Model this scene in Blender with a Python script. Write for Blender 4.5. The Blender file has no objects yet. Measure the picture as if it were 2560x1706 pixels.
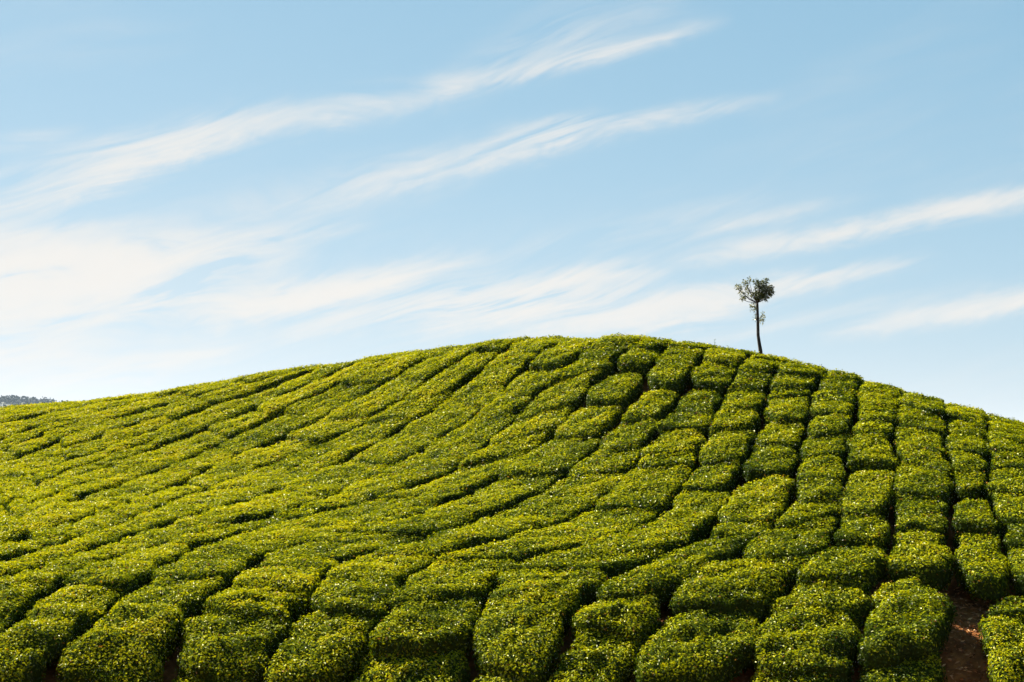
import bpy, math, time
import numpy as np
from mathutils import Vector, Matrix

T0 = time.time()
sc = bpy.context.scene
COL = sc.collection
rad = math.radians

# ------------------------------------------------------------------ camera
CAM_Z = 6.0
PITCH = 4.037
cam_d = bpy.data.cameras.new('camera')
cam_d.sensor_width = 36.0
cam_d.lens = 55.39
cam_d.clip_start = 0.1
cam_d.clip_end = 9000.0
cam = bpy.data.objects.new('camera', cam_d)
COL.objects.link(cam)
cam.location = (0, 0, CAM_Z)
cam.rotation_euler = (rad(90 + PITCH), 0, 0)
sc.camera = cam

# ------------------------------------------------------------------ light
SUN_AZ = -47.0      # degrees from the view direction, negative = to the left
SUN_EL = 39.0
SUN_STRENGTH = 5.0
SKY_STRENGTH = 0.05
EXPOSURE = 2.55
sc.view_settings.view_transform = 'Standard'
sc.view_settings.look = 'None'
sc.view_settings.gamma = 1.0
sc.view_settings.use_curve_mapping = False
sc.view_settings.exposure = EXPOSURE
sc.cycles.max_bounces = 4
sc.cycles.diffuse_bounces = 2
sc.cycles.glossy_bounces = 2
sc.cycles.transmission_bounces = 3
sc.cycles.volume_bounces = 0
sc.cycles.transparent_max_bounces = 4

to_sun = Vector((math.sin(rad(SUN_AZ)) * math.cos(rad(SUN_EL)), math.cos(rad(SUN_AZ)) * math.cos(rad(SUN_EL)), math.sin(rad(SUN_EL))))
sun_d = bpy.data.lights.new('sun', 'SUN')
sun_d.energy = SUN_STRENGTH
sun_d.angle = rad(0.53)
sun_d.color = (1.0, 0.93, 0.80)
sun = bpy.data.objects.new('sun', sun_d)
COL.objects.link(sun)
sun.location = (-40, 20, 60)
sun.rotation_euler = to_sun.to_track_quat('Z', 'Y').to_euler()

world = bpy.data.worlds.new('World')
sc.world = world
world.use_nodes = True
wt = world.node_tree
wt.nodes.clear()
WN, WL = wt.nodes, wt.links


def wmath(op, a, b=None, c=None, clamp=False):
    n = WN.new('ShaderNodeMath')
    n.operation = op
    n.use_clamp = clamp
    for i, v in enumerate((a, b, c)):
        if v is None:
            continue
        if isinstance(v, (int, float)):
            n.inputs[i].default_value = v
        else:
            WL.new(v, n.inputs[i])
    return n.outputs[0]


def wnoise(vec, scale, detail, rough, distort=0.0):
    n = WN.new('ShaderNodeTexNoise')
    n.inputs['Scale'].default_value = scale
    n.inputs['Detail'].default_value = detail
    n.inputs['Roughness'].default_value = rough
    n.inputs['Distortion'].default_value = distort
    WL.new(vec, n.inputs['Vector'])
    return n.outputs['Fac']


def wcombine(x, y, z):
    n = WN.new('ShaderNodeCombineXYZ')
    for i, v in enumerate((x, y, z)):
        if isinstance(v, (int, float)):
            n.inputs[i].default_value = v
        else:
            WL.new(v, n.inputs[i])
    return n.outputs[0]


def build_sky():
    sky = WN.new('ShaderNodeTexSky')
    sky.sky_type = 'NISHITA'
    sky.sun_disc = False
    sky.sun_elevation = rad(SUN_EL)
    sky.sun_rotation = rad(SUN_AZ)
    sky.altitude = 1600.0
    sky.air_density = 0.85
    sky.dust_density = 0.35
    sky.ozone_density = 1.0
    geo = WN.new('ShaderNodeTexCoord')
    sep = WN.new('ShaderNodeSeparateXYZ')
    WL.new(geo.outputs['Generated'], sep.inputs[0])
    x, y, z = sep.outputs
    deg = 57.29578
    az = wmath('MULTIPLY', wmath('ARCTAN2', x, y), deg)
    el = wmath('MULTIPLY', wmath('ARCSINE', z), deg)
    # cirrus: long soft streaks, combed by a noise stretched along the wind
    wind = rad(15.0)
    cw, sw = math.cos(wind), math.sin(wind)
    along = wmath('ADD', wmath('MULTIPLY', az, cw), wmath('MULTIPLY', el, sw))
    across = wmath('SUBTRACT', wmath('MULTIPLY', el, cw), wmath('MULTIPLY', az, sw))
    bend = wnoise(wcombine(wmath('MULTIPLY', along, 0.09), wmath('MULTIPLY', across, 0.22), 5.2), 1.0, 2.0, 0.5)
    across_b = wmath('MULTIPLY_ADD', wmath('SUBTRACT', bend, 0.5), 4.5, across)
    fine = wnoise(wcombine(wmath('MULTIPLY', along, 0.17), wmath('MULTIPLY', across_b, 1.35), 3.3), 1.0, 9.0, 0.62, 0.25)
    fibre = wnoise(wcombine(wmath('MULTIPLY', along, 0.30), wmath('MULTIPLY', across_b, 3.4), 6.6), 1.0, 6.0, 0.6, 0.3)
    puff = wnoise(wcombine(wmath('MULTIPLY', along, 0.75), wmath('MULTIPLY', across, 1.7), 8.1), 1.0, 7.0, 0.66, 0.8)
    broad = wnoise(wcombine(wmath('MULTIPLY', along, 0.05), wmath('MULTIPLY', across, 0.22), 0.7), 1.0, 3.0, 0.5, 0.2)
    warp = wmath('MULTIPLY', wmath('SUBTRACT', puff, 0.5), 1.7)
    total = None
    for (a0, e0, a1, e1, w0, w1, op) in STREAKS:
        la, le = a1 - a0, e1 - e0
        ll = math.hypot(la, le)
        ux, uy = la / ll, le / ll
        da = wmath('SUBTRACT', az, a0)
        de = wmath('SUBTRACT', el, e0)
        t = wmath('DIVIDE', wmath('ADD', wmath('MULTIPLY', da, ux), wmath('MULTIPLY', de, uy)), ll)
        s = wmath('SUBTRACT', wmath('MULTIPLY', de, ux), wmath('MULTIPLY', da, uy))
        wid = wmath('MULTIPLY_ADD', wmath('MINIMUM', wmath('MAXIMUM', t, 0.0), 1.0), w1 - w0, w0)
        s = wmath('MULTIPLY_ADD', warp, wmath('MINIMUM', wid, 0.5), s)
        q = wmath('DIVIDE', s, wid)
        g = wmath('EXPONENT', wmath('MULTIPLY', wmath('MULTIPLY', q, q), -1.0))
        # soft ends
        ends = wmath('MULTIPLY', wmath('MULTIPLY', t, wmath('SUBTRACT', 1.0, t)), 4.0, clamp=True)
        ends = wmath('POWER', wmath('MAXIMUM', ends, 0.0), 1.25)
        d = wmath('MULTIPLY', wmath('MULTIPLY', g, ends), op)
        total = d if total is None else wmath('ADD', total, d)
    # outside the photograph's view the cirrus goes on, thinner
    veil = wmath('MULTIPLY', wmath('SUBTRACT', broad, 0.52, clamp=True), 0.5)
    total = wmath('ADD', total, veil)
    comb = wmath('MULTIPLY_ADD', wmath('SUBTRACT', fine, 0.5), 4.3, 0.70)
    comb = wmath('ADD', comb, wmath('MULTIPLY', wmath('SUBTRACT', fibre, 0.5), 1.5))
    comb = wmath('MULTIPLY', comb, wmath('MULTIPLY_ADD', puff, 0.9, 0.55))
    dens = wmath('MULTIPLY', total, wmath('MAXIMUM', comb, 0.06))
    dens = wmath('SUBTRACT', 1.0, wmath('EXPONENT', wmath('MULTIPLY', dens, -1.6)), clamp=True)
    up = wmath('MULTIPLY', wmath('ADD', el, 1.0), 0.5, clamp=True)
    dens = wmath('MULTIPLY', dens, up)
    mix = WN.new('ShaderNodeMix')
    mix.data_type = 'RGBA'
    WL.new(dens, mix.inputs['Factor'])
    # sky colour grade, which also dims its fill light: one gain and one gamma per channel, the same everywhere
    srgb = WN.new('ShaderNodeSeparateColor')
    WL.new(sky.outputs[0], srgb.inputs[0])
    crgb = WN.new('ShaderNodeCombineColor')
    for ch in range(3):
        WL.new(wmath('MULTIPLY', wmath('POWER', srgb.outputs[ch], SKY_GAMMA[ch]), SKY_GAIN[ch]), crgb.inputs[ch])
    WL.new(crgb.outputs[0], mix.inputs[6])
    mix.inputs[7].default_value = CLOUD_COLOR
    bg = WN.new('ShaderNodeBackground')
    bg.inputs['Strength'].default_value = SKY_STRENGTH
    WL.new(mix.outputs[2], bg.inputs['Color'])
    out = WN.new('ShaderNodeOutputWorld')
    WL.new(bg.outputs[0], out.inputs['Surface'])


SKY_GAMMA = (0.61, 0.36, 0.26)
SKY_GAIN = (0.755, 1.265, 1.64)
CLOUD_COLOR = (3.0, 2.9, 2.74, 1.0)
world.cycles.sampling_method = 'NONE'     # an even sky needs no importance map
STREAKS = [
    (-22.32, 6.72, -11.93, 10.87, 0.62, 0.62, 0.50),
    (-17.58, 8.88, -7.60, 12.55, 0.73, 0.58, 0.72),
    (-15.98, 9.71, -8.53, 11.99, 0.47, 0.47, 0.36),
    (-10.40, 11.31, -3.63, 13.17, 0.47, 0.44, 0.36),
    (-8.53, 11.53, 0.06, 13.66, 0.40, 0.47, 0.32),
    (-4.43, 12.78, 5.19, 14.75, 0.33, 0.33, 0.54),
    (0.38, 13.59, 8.21, 15.50, 0.25, 0.25, 0.54),
    (-3.47, 13.02, 3.92, 15.92, 0.47, 1.09, 0.22),
    (-0.43, 13.82, 7.11, 16.59, 0.36, 0.73, 0.16),
    (-19.87, 8.76, -13.31, 11.50, 0.36, 0.25, 0.25),
    (-20.33, 10.21, -14.97, 11.27, 0.33, 0.22, 0.20),
    (-14.45, 7.65, -0.42, 10.56, 1.00, 0.66, 0.27),
    (-7.57, 9.46, 3.89, 11.70, 0.55, 0.47, 0.43),
    (-2.34, 10.79, 10.06, 12.78, 0.47, 0.22, 0.72),
    (-1.22, 11.49, 3.90, 12.12, 0.25, 0.33, 0.40),
    (0.06, 7.10, 9.86, 9.33, 0.40, 0.33, 0.18),
    (4.35, 7.56, 13.69, 9.20, 0.25, 0.25, 0.28),
    (5.14, 6.76, 20.26, 9.11, 0.33, 0.33, 1.15),
    (12.15, 8.03, 25.71, 10.10, 0.25, 0.36, 0.50),
    (-24.98, 6.45, -11.13, 8.36, 0.36, 0.25, 0.80),
    (-24.96, 5.73, -9.11, 7.95, 0.62, 0.29, 1.20),
    (-24.93, 4.58, -4.72, 8.42, 0.95, 0.25, 1.25),
    (-23.62, 4.92, -6.29, 7.22, 1.09, 0.36, 1.30),
    (-22.24, 3.80, -7.54, 6.42, 0.80, 0.66, 1.30),
    (-22.29, 5.70, -12.18, 6.79, 0.73, 0.55, 0.80),
    (-14.39, 4.13, -0.42, 7.26, 0.62, 0.29, 1.30),
    (-12.15, 4.78, -2.81, 6.31, 0.73, 0.55, 1.00),
    (-9.68, 3.73, 0.06, 6.31, 0.33, 0.47, 0.60),
    (-5.01, 4.64, 5.45, 6.99, 0.66, 0.29, 1.30),
    (-3.59, 4.57, 6.08, 6.28, 0.62, 0.40, 1.20),
    (-1.21, 4.26, 15.59, 6.85, 0.62, 0.25, 1.20),
    (1.96, 4.26, 9.81, 5.29, 0.44, 0.36, 0.50),
    (5.12, 3.61, 17.33, 6.03, 0.22, 0.29, 0.25),
    (10.57, 4.11, 22.25, 5.92, 0.29, 0.47, 1.10),
    (-22.22, 3.06, -13.34, 3.99, 0.62, 0.40, 1.10),
    (-17.44, 2.40, -8.76, 3.74, 0.55, 0.36, 1.00),
    (-20.82, 2.21, -12.12, 2.77, 0.66, 0.36, 0.50),
    (1.96, 6.31, 6.08, 6.52, 0.18, 0.15, 0.40),
]
build_sky()

# ------------------------------------------------------------------ settings of the place
MAX_BUSHES = 300
LEAF_DENS = [850, 780, 640, 490]
TEA_TRANS = 0.28
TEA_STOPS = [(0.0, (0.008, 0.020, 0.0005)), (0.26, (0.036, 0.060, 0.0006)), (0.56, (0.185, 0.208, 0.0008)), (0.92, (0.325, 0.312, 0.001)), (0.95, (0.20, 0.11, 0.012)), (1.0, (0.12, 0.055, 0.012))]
TREE_Y = 49.5
HAZE = 0.00003
CANOPY = [(-8.76,27.3,-3.93),(-9.33,29,-3.12),(-10.65,33,-2.23),(-13.59,42,-1.26),(-17.18,53,0.15),(-20.14,62,1.71),(-21.75,67,1.61),(-23.68,73,0.63),(-26.53,82,-2.29),(-8.28,26,-6.26),(-7.44,23.6,-9.1),(-4.42,28,-4.03),(-4.65,29.4,-3.16),(-5.24,33,-2.23),(-6.37,40,-1.2),(-7.82,49,0.38),(-8.64,54,1.79),(-9.12,57,2.73),(-9.92,62,2.75),(-10.87,68,1.96),(-12.28,77,-0.6),(-4.08,26,-6.26),(-3.66,23.6,-9.1),(-0.74,28.2,-4.05),(-0.79,29.9,-3.07),(-0.87,33,-2.07),(-1,37.5,-1.12),(-1.13,42.5,0.33),(-1.25,47,2.16),(-1.34,50,3.29),(-1.47,55,3.42),(-1.63,61,2.84),(-1.86,70,0.69),(-0.68,26,-6.26),(-0.61,23.6,-9.1),(1.72,28.2,-4.05),(1.81,29.7,-3.05),(1.99,32.5,-2.04),(2.21,36,-1.08),(2.43,39.5,0.31),(2.65,43,1.97),(2.84,46,3.25),(3.15,51,3.42),(3.52,57,2.93),(4.07,66,0.97),(1.57,26,-6.26),(1.41,23.6,-9.1),(4.41,28.2,-4.05),(4.66,29.7,-3.05),(5.03,32,-2),(5.49,34.8,-1.04),(6.01,38,0.3),(6.54,41.3,1.58),(6.98,44,2.62),(7.77,49,2.75),(8.72,55,2.23),(10.12,64,0.24),(4.04,26,-6.26),(3.63,23.6,-9.1),(6.75,28,-4.03),(7.1,29.4,-3.02),(7.63,31.5,-2.13),(8.31,34.2,-1.03),(9.13,37.5,0.29),(10.13,41.5,1.55),(11.34,46.5,1.57),(12.79,52.5,0.96),(14.95,61.5,-1.13),(6.22,26,-6.26),(5.59,23.6,-9.1),(8.98,28,-4.03),(9.33,29,-3.12),(9.99,31,-2.41),(11,34,-1.02),(11.83,36.5,-0.18),(12.98,40,0.56),(14.6,45,0.47),(16.53,51,-0.26),(19.39,60,-2.49),(8.28,26,-6.26),(7.44,23.6,-9.1),(-2.35,28.1,-4.04),(-2.48,29.6,-3.11),(-2.77,33,-2.15),(-3.27,38.8,-1.16),(-3.84,45.5,0.36),(-4.27,50.5,2.19),(-4.53,53.5,3.19),(-4.95,58.5,3.28),(-5.45,64.5,2.61),(-6.2,73.5,0.28),(-2.16,26,-6.26),(-1.94,23.6,-9.1),(2.97,28.2,-4.05),(3.14,29.7,-3.05),(3.41,32.2,-2.02),(3.75,35.3,-1.06),(4.12,38.7,0.3),(4.48,42,1.82),(4.77,44.6,2.87),(5.3,49.6,3.02),(5.93,55.6,2.52),(6.88,64.6,0.56),(2.72,26,-6.26),(2.44,23.6,-9.1),(-13.55,27.3,-3.93),(-16.47,33,-2.23),(-21.52,43,-1.29),(-31.11,62,0.64),(-33.61,67,0.46),(-36.58,73,-0.63),(-40.99,82,-3.7),(-12.82,26,-6.26),(-11.51,23.6,-9.1),(13.83,28,-4.03),(15.13,30.5,-2.37),(16.65,33.5,-1.85),(18.91,38,-1.25),(21.4,43,-1.57),(24.36,49,-2.54),(28.76,58,-5.11),(12.75,26,-6.26),(11.45,23.6,-9.1)]
ROWS = {
 'o': [(-14.43,59.85),(-16.25,59.3),(-17.48,58.4),(-18.55,57.15)],
 'r': [(-11.81,58.15),(-13.27,58.1),(-14.32,57.6),(-15.62,57),(-16.52,56.45),(-16.89,55.9),(-17.56,54.15)],
 's': [(-9.48,56.55),(-10.84,56.2),(-12.31,56.4),(-13.33,56.15),(-14.55,55),(-15.36,53.65),(-15.99,51.35),(-16.23,50.1)],
 't': [(-8.32,55.5),(-9.38,55.15),(-10.27,54.7),(-11.24,54.05),(-12.24,52.9),(-12.94,51.85),(-13.96,50.3),(-14.18,49.7),(-14.6,47.3),(-14.79,45.7)],
 'u': [(-7.09,53.7),(-8.14,53.45),(-9.26,52.85),(-10.66,51.75),(-11.36,50.95),(-12.27,49.45),(-13.04,47.15),(-13.29,45.4),(-13.35,42.25),(-13.31,41.15)],
 'v': [(-5.7,52.2),(-6.84,51.8),(-7.59,51.6),(-8.23,51.2),(-8.62,50.6),(-9.29,50),(-9.49,49.3),(-10.15,48.3),(-10.89,46.8),(-11.44,44.8),(-11.82,41.4),(-12.23,37.85)],
 'w': [(-2.88,51.5),(-3.57,50.75),(-4,50.55),(-4.39,50.05),(-4.78,50.05),(-5.42,49.65),(-6.24,49.2),(-6.95,48.85),(-7.87,48.15),(-8.57,47.4),(-8.93,46.9),(-9.19,45.75),(-9.69,44.2),(-9.97,42.15),(-10.3,39.6),(-10.7,37.5),(-11.32,35.05)],
 'x': [(-1.32,49.75),(-1.89,49.3),(-2.35,49.05),(-2.46,48.3),(-3.03,48.55),(-3.38,48.1),(-3.72,47.7),(-3.98,47.45),(-4.43,47.4),(-5.1,47.15),(-5.91,47),(-6.51,46.5),(-7.27,45.6),(-8.05,44.2),(-8.61,42.55),(-8.87,40.85),(-8.96,39.2),(-9.31,37.65),(-9.77,35.85),(-10.22,34.35),(-10.68,33.1)],
 'y': [(0.08,49.5),(-0.25,48.25),(-0.67,48),(-0.95,47.8),(-1.17,47.45),(-1.44,47.15),(-1.6,46.75),(-1.73,46.45),(-2.06,46.7),(-2.08,46.3),(-2.43,46.05),(-2.65,46.1),(-2.97,46.2),(-3.27,46),(-3.52,45.7),(-3.72,45.5),(-3.99,45.05),(-4.35,45.2),(-4.68,44.45),(-5.96,42.6),(-6.52,40.95),(-7.16,39.7),(-7.72,38.5),(-8.39,36.95),(-8.79,35.55),(-9.53,33.45),(-9.9,32.2),(-10.11,31.35)],
 'z': [(1.19,47.8),(0.76,46.75),(0.61,46),(0.21,45.85),(-0.15,45.35),(-0.37,45.35),(-0.38,44.85),(-0.62,44.45),(-0.92,44.35),(-1.26,44.1),(-1.51,43.95),(-1.76,43.9),(-1.83,43.5),(-2.29,43.55),(-2.34,42.8),(-2.87,42.8),(-3.14,42.5),(-3.45,42.3),(-3.84,41.6),(-3.95,41.15),(-4.48,40.35),(-4.96,39.25),(-5.67,38.05),(-6.92,36.8),(-7.53,36),(-8.13,33.9),(-8.63,33.55),(-8.76,31.95),(-8.99,30.95),(-9.04,30.5),(-9.11,29.45),(-9.2,28.6)],
 'a': [(2.09,45.95),(1.74,45),(1.51,44.65),(1.16,44.65),(0.97,44.1),(0.67,43.8),(0.37,43.5),(0.11,43.15),(-0.01,42.55),(-0.26,42.4),(-0.42,41.9),(-0.58,41.5),(-0.85,41.2),(-1.17,41.25),(-1.31,40.7),(-1.69,40.3),(-2.1,39.95),(-2.44,39.85),(-2.73,39.55),(-3.05,39.25),(-3.85,39.2),(-4.37,38.75),(-4.65,37.75),(-5.47,37.1),(-6.15,35.85),(-6.91,35),(-7.23,33.65),(-7.27,32.85),(-7.29,31.55),(-7.43,30.3),(-7.67,29.6),(-7.84,28.9),(-8.05,28.35),(-8.09,27.8),(-8.15,27.45)],
 'b': [(3.63,45.7),(3.04,44.8),(2.77,44),(2.57,43.5),(2.35,43.4),(2.28,42.9),(1.85,42.75),(1.71,42.35),(1.72,41.6),(1.39,41.4),(1.02,40.9),(0.86,40.85),(0.54,40.5),(0.45,39.95),(0.03,39.6),(-0.05,39),(-0.35,38.9),(-0.73,38.9),(-0.87,38.55),(-1.04,38),(-1.29,37.75),(-1.65,37.55),(-2.12,36.95),(-2.33,36.4),(-2.73,36.05),(-3.65,35.55),(-4.14,35.25),(-4.58,35),(-5.14,34),(-5.48,32.55),(-5.59,31.6),(-5.7,30.9),(-5.98,29.8),(-6.04,29.15),(-6.14,28.45),(-6.18,27.85)],
 'c': [(4.28,45),(3.94,43.75),(3.8,43.1),(3.55,42.2),(3.45,41.95),(3.14,41.65),(2.97,41.55),(2.79,40.75),(2.53,40.4),(2.39,40.05),(2.25,39.6),(2.15,39.1),(1.83,38.8),(1.7,38.5),(1.29,38.35),(1.17,38.25),(0.82,37.4),(0.49,37.05),(0.17,37),(-0.01,36.6),(-0.81,35.7),(-1.44,35),(-1.79,34.55),(-2.83,34),(-3.41,33.25),(-3.68,32.15),(-3.81,31.7),(-3.89,30.5),(-4.01,30.1),(-4.05,29.55),(-4.22,28.95),(-4.29,28.5),(-4.48,27.95)],
 'd': [(5.4,44.5),(5.05,43.05),(4.66,42.15),(4.51,41.55),(4.49,41.05),(4.11,40.8),(3.9,40.3),(3.65,39.8),(3.37,39.2),(3.28,38.6),(3.03,37.9),(2.87,37.65),(2.59,36.85),(1.99,36.35),(1.68,35.65),(1.45,35.1),(0.55,34.65),(-0.25,33.9),(-1.27,33.45),(-1.79,32.35),(-2.05,31.95),(-2.15,31.3),(-2.23,30.65),(-2.35,29.95),(-2.44,29.4),(-2.72,29),(-2.89,28.55),(-2.97,28.25),(-3.05,28)],
 'e': [(6.42,43.75),(6.09,42.85),(5.96,42.25),(5.64,41.65),(5.59,41),(5.34,40.55),(5.15,40),(4.95,39.3),(4.78,38.85),(4.47,38.05),(4.43,37.4),(4.3,36.95),(4.04,36.75),(3.83,36.05),(3.44,35.35),(2.93,33.95),(2.65,33.65),(1.85,33.25),(1.22,32.9),(0.5,32.75),(-0.11,32.45),(-0.29,31.6),(-0.58,30.85),(-0.42,30.2),(-0.47,29.8),(-0.67,29.5),(-0.88,29.2),(-0.84,28.8),(-0.72,28.5),(-0.9,28.1)],
 'f': [(7.5,43.65),(7.1,42.7),(6.83,42.05),(6.72,41.4),(6.47,40.6),(6.3,39.55),(6.07,38.8),(5.76,38.2),(5.61,37.45),(5.42,36.85),(5.26,36.25),(5.01,35.7),(4.87,35.15),(4.71,34.95),(4.51,34.4),(4.41,33.9),(4.24,33.35),(3.82,32.9),(3.56,32.45),(2.92,32.2),(2.11,31.9),(1.65,31.4),(1.45,30.95),(1.25,30.5),(1.16,29.85),(1.06,29.3),(0.93,28.95),(0.73,28.65),(0.58,28.15)],
 'g': [(8.66,43.4),(8.16,42.25),(7.79,40.95),(7.48,39.95),(7.39,39.1),(6.97,38),(6.77,37.15),(6.52,36.35),(6.27,35.55),(6.24,34.65),(5.92,34.3),(5.56,33.65),(5.28,32.75),(4.99,32.2),(4.29,31.9),(3.76,31.75),(3.31,31.65),(3.21,31),(2.93,30.25),(2.65,29.8),(2.5,29.35),(2.33,29),(2.05,28.65),(1.88,28.15)],
 'h': [(9.52,42.9),(9,41.1),(8.76,39.95),(8.41,38.95),(8.05,37.8),(7.75,36.75),(7.53,35.9),(7.48,35.35),(7.35,34.6),(7.11,34.25),(6.95,33.65),(6.44,31.95),(6.26,31.45),(5.66,31.2),(5.18,30.8),(4.89,30.4),(4.71,30),(4.53,29.55),(4.38,28.95),(4.32,28.6),(4.19,28.25)],
 'i': [(10.43,42.25),(9.89,40.55),(9.48,38.9),(9.08,37.85),(9.02,36.8),(8.65,35.45),(8.29,34.9),(8.21,34.2),(7.96,33.2),(7.85,32.9),(7.74,32.15),(7.53,31.6),(7.18,31),(6.78,30.35),(6.71,29.8),(6.45,29.4),(6.27,29.05),(6.31,28.8),(6,28.45),(5.88,28.15)],
 'j': [(10.99,40),(10.76,39.1),(10.37,37.85),(9.95,36.35),(10,35.45),(9.75,34.7),(9.55,34.15),(9.21,33.5),(9,32.7),(8.84,31.75),(8.67,31)],
 'k': [(11.74,39.1),(11.29,37.4),(10.98,36.3),(10.51,35.2),(10.33,34.5),(10.34,33.95),(10.23,33.3),(10.06,32.4),(9.91,31.55),(9.78,31.05)],
 'p': [(7.91,30.8),(8.6,29.85),(7.92,29.45),(7.8,29.15),(7.78,28.7),(7.6,28.2),(7.49,27.95)],
 'q': [(9.07,30.05),(8.46,29.4),(8.23,29),(8.15,28.6),(8.24,28.3),(8.4,28.05)],
}
# ------------------------------------------------------------------ helpers
rng = np.random.default_rng(11)


def tag(o, label=None, cat=None, group=None, kind=None):
    for k, v in (('label', label), ('category', cat), ('group', group), ('kind', kind)):
        if v:
            o[k] = v
    return o


def link(name, mesh, parent=None, loc=(0, 0, 0)):
    o = bpy.data.objects.new(name, mesh)
    COL.objects.link(o)
    o.parent = parent
    o.location = loc
    return o


def tri_mesh(name, verts, tris, mats, mat_idx=None, leaf_tone=None, smooth=None):
    me = bpy.data.meshes.new(name)
    nv, nt = len(verts), len(tris)
    me.vertices.add(nv)
    me.vertices.foreach_set('co', np.ascontiguousarray(verts, dtype=np.float32).ravel())
    me.loops.add(nt * 3)
    me.loops.foreach_set('vertex_index', np.ascontiguousarray(tris, dtype=np.int32).ravel())
    me.polygons.add(nt)
    me.polygons.foreach_set('loop_start', np.arange(0, nt * 3, 3, dtype=np.int32))
    for m in mats:
        me.materials.append(m)
    if mat_idx is not None:
        me.polygons.foreach_set('material_index', np.ascontiguousarray(mat_idx, dtype=np.int32))
    me.polygons.foreach_set('use_smooth', np.zeros(nt, dtype=bool) if smooth is None else np.ascontiguousarray(smooth, dtype=bool))
    if leaf_tone is not None:
        a = me.attributes.new('leaf_tone', 'FLOAT', 'FACE')
        a.data.foreach_set('value', np.ascontiguousarray(leaf_tone, dtype=np.float32))
    me.update()
    me.validate()
    return me


def tube(path, radii, sides=6):
    """verts and tris of a tapered tube along a path"""
    path = np.asarray(path, float)
    vs, fs = [], []
    n = len(path)
    for i in range(n):
        d = path[min(i + 1, n - 1)] - path[max(i - 1, 0)]
        d = d / (np.linalg.norm(d) + 1e-9)
        a = np.cross(d, (0.3, 1, 0.1))
        a /= np.linalg.norm(a)
        b = np.cross(d, a)
        for k in range(sides):
            t = 2 * math.pi * k / sides
            vs.append(path[i] + radii[i] * (math.cos(t) * a + math.sin(t) * b))
    for i in range(n - 1):
        for k in range(sides):
            p, q = i * sides + k, i * sides + (k + 1) % sides
            fs += [(p, q, q + sides), (p, q + sides, p + sides)]
    vs.append(path[-1])
    for k in range(sides):
        fs.append(((n - 1) * sides + k, (n - 1) * sides + (k + 1) % sides, len(vs) - 1))
    return np.array(vs), np.array(fs, int)


def join(parts):
    vs, fs, off = [], [], 0
    for v, f in parts:
        vs.append(v)
        fs.append(f + off)
        off += len(v)
    return np.concatenate(vs), np.concatenate(fs)


# ------------------------------------------------------------------ materials
def new_mat(name):
    m = bpy.data.materials.new(name)
    m.use_nodes = True
    m.node_tree.nodes.clear()
    return m, m.node_tree.nodes, m.node_tree.links


def ramp(N, stops):
    r = N.new('ShaderNodeValToRGB')
    el = r.color_ramp.elements
    el[0].position, el[0].color = stops[0][0], (*stops[0][1], 1)
    el[1].position, el[1].color = stops[-1][0], (*stops[-1][1], 1)
    for p, c in stops[1:-1]:
        e = el.new(p)
        e.color = (*c, 1)
    return r


def leaf_material(name, stops, trans_gain, trans_fac=0.34, rough=0.36, spec=0.007):
    m, N, L = new_mat(name)
    at_ = N.new('ShaderNodeAttribute')
    at_.attribute_name = 'leaf_tone'
    r = ramp(N, stops)
    L.new(at_.outputs['Fac'], r.inputs[0])
    p = N.new('ShaderNodeBsdfDiffuse')
    L.new(r.outputs[0], p.inputs['Color'])
    t = N.new('ShaderNodeBsdfTranslucent')
    g = N.new('ShaderNodeMix')
    g.data_type = 'RGBA'
    g.blend_type = 'MULTIPLY'
    g.inputs['Factor'].default_value = 1.0
    L.new(r.outputs[0], g.inputs[6])
    g.inputs[7].default_value = (*trans_gain, 1)
    L.new(g.outputs[2], t.inputs['Color'])
    mx = N.new('ShaderNodeMixShader')
    mx.inputs[0].default_value = trans_fac
    L.new(p.outputs[0], mx.inputs[1])
    L.new(t.outputs[0], mx.inputs[2])
    gl = N.new('ShaderNodeBsdfGlossy')          # waxy upper side
    gl.inputs['Roughness'].default_value = rough
    gl.inputs['Color'].default_value = (1.0, 0.98, 0.85, 1)
    m2 = N.new('ShaderNodeMixShader')
    m2.inputs[0].default_value = spec
    L.new(mx.outputs[0], m2.inputs[1])
    L.new(gl.outputs[0], m2.inputs[2])
    o = N.new('ShaderNodeOutputMaterial')
    L.new(m2.outputs[0], o.inputs['Surface'])
    return m


def rough_material(name, c0, c1, scale, rough=0.9, bump=0.3, c2=None, spec=0.2):
    m, N, L = new_mat(name)
    tc = N.new('ShaderNodeTexCoord')
    n = N.new('ShaderNodeTexNoise')
    n.inputs['Scale'].default_value = scale
    n.inputs['Detail'].default_value = 8
    n.inputs['Roughness'].default_value = 0.65
    L.new(tc.outputs['Object'], n.inputs['Vector'])
    r = ramp(N, [(0.3, c0), (0.5, c2 or tuple((a + b) / 2 for a, b in zip(c0, c1))), (0.72, c1)])
    L.new(n.outputs['Fac'], r.inputs[0])
    p = N.new('ShaderNodeBsdfPrincipled')
    p.inputs['Roughness'].default_value = rough
    p.inputs['Specular IOR Level'].default_value = spec
    L.new(r.outputs[0], p.inputs['Base Color'])
    b = N.new('ShaderNodeBump')
    b.inputs['Strength'].default_value = bump
    b.inputs['Distance'].default_value = 0.05
    L.new(n.outputs['Fac'], b.inputs['Height'])
    L.new(b.outputs[0], p.inputs['Normal'])
    o = N.new('ShaderNodeOutputMaterial')
    L.new(p.outputs[0], o.inputs['Surface'])
    return m


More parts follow.
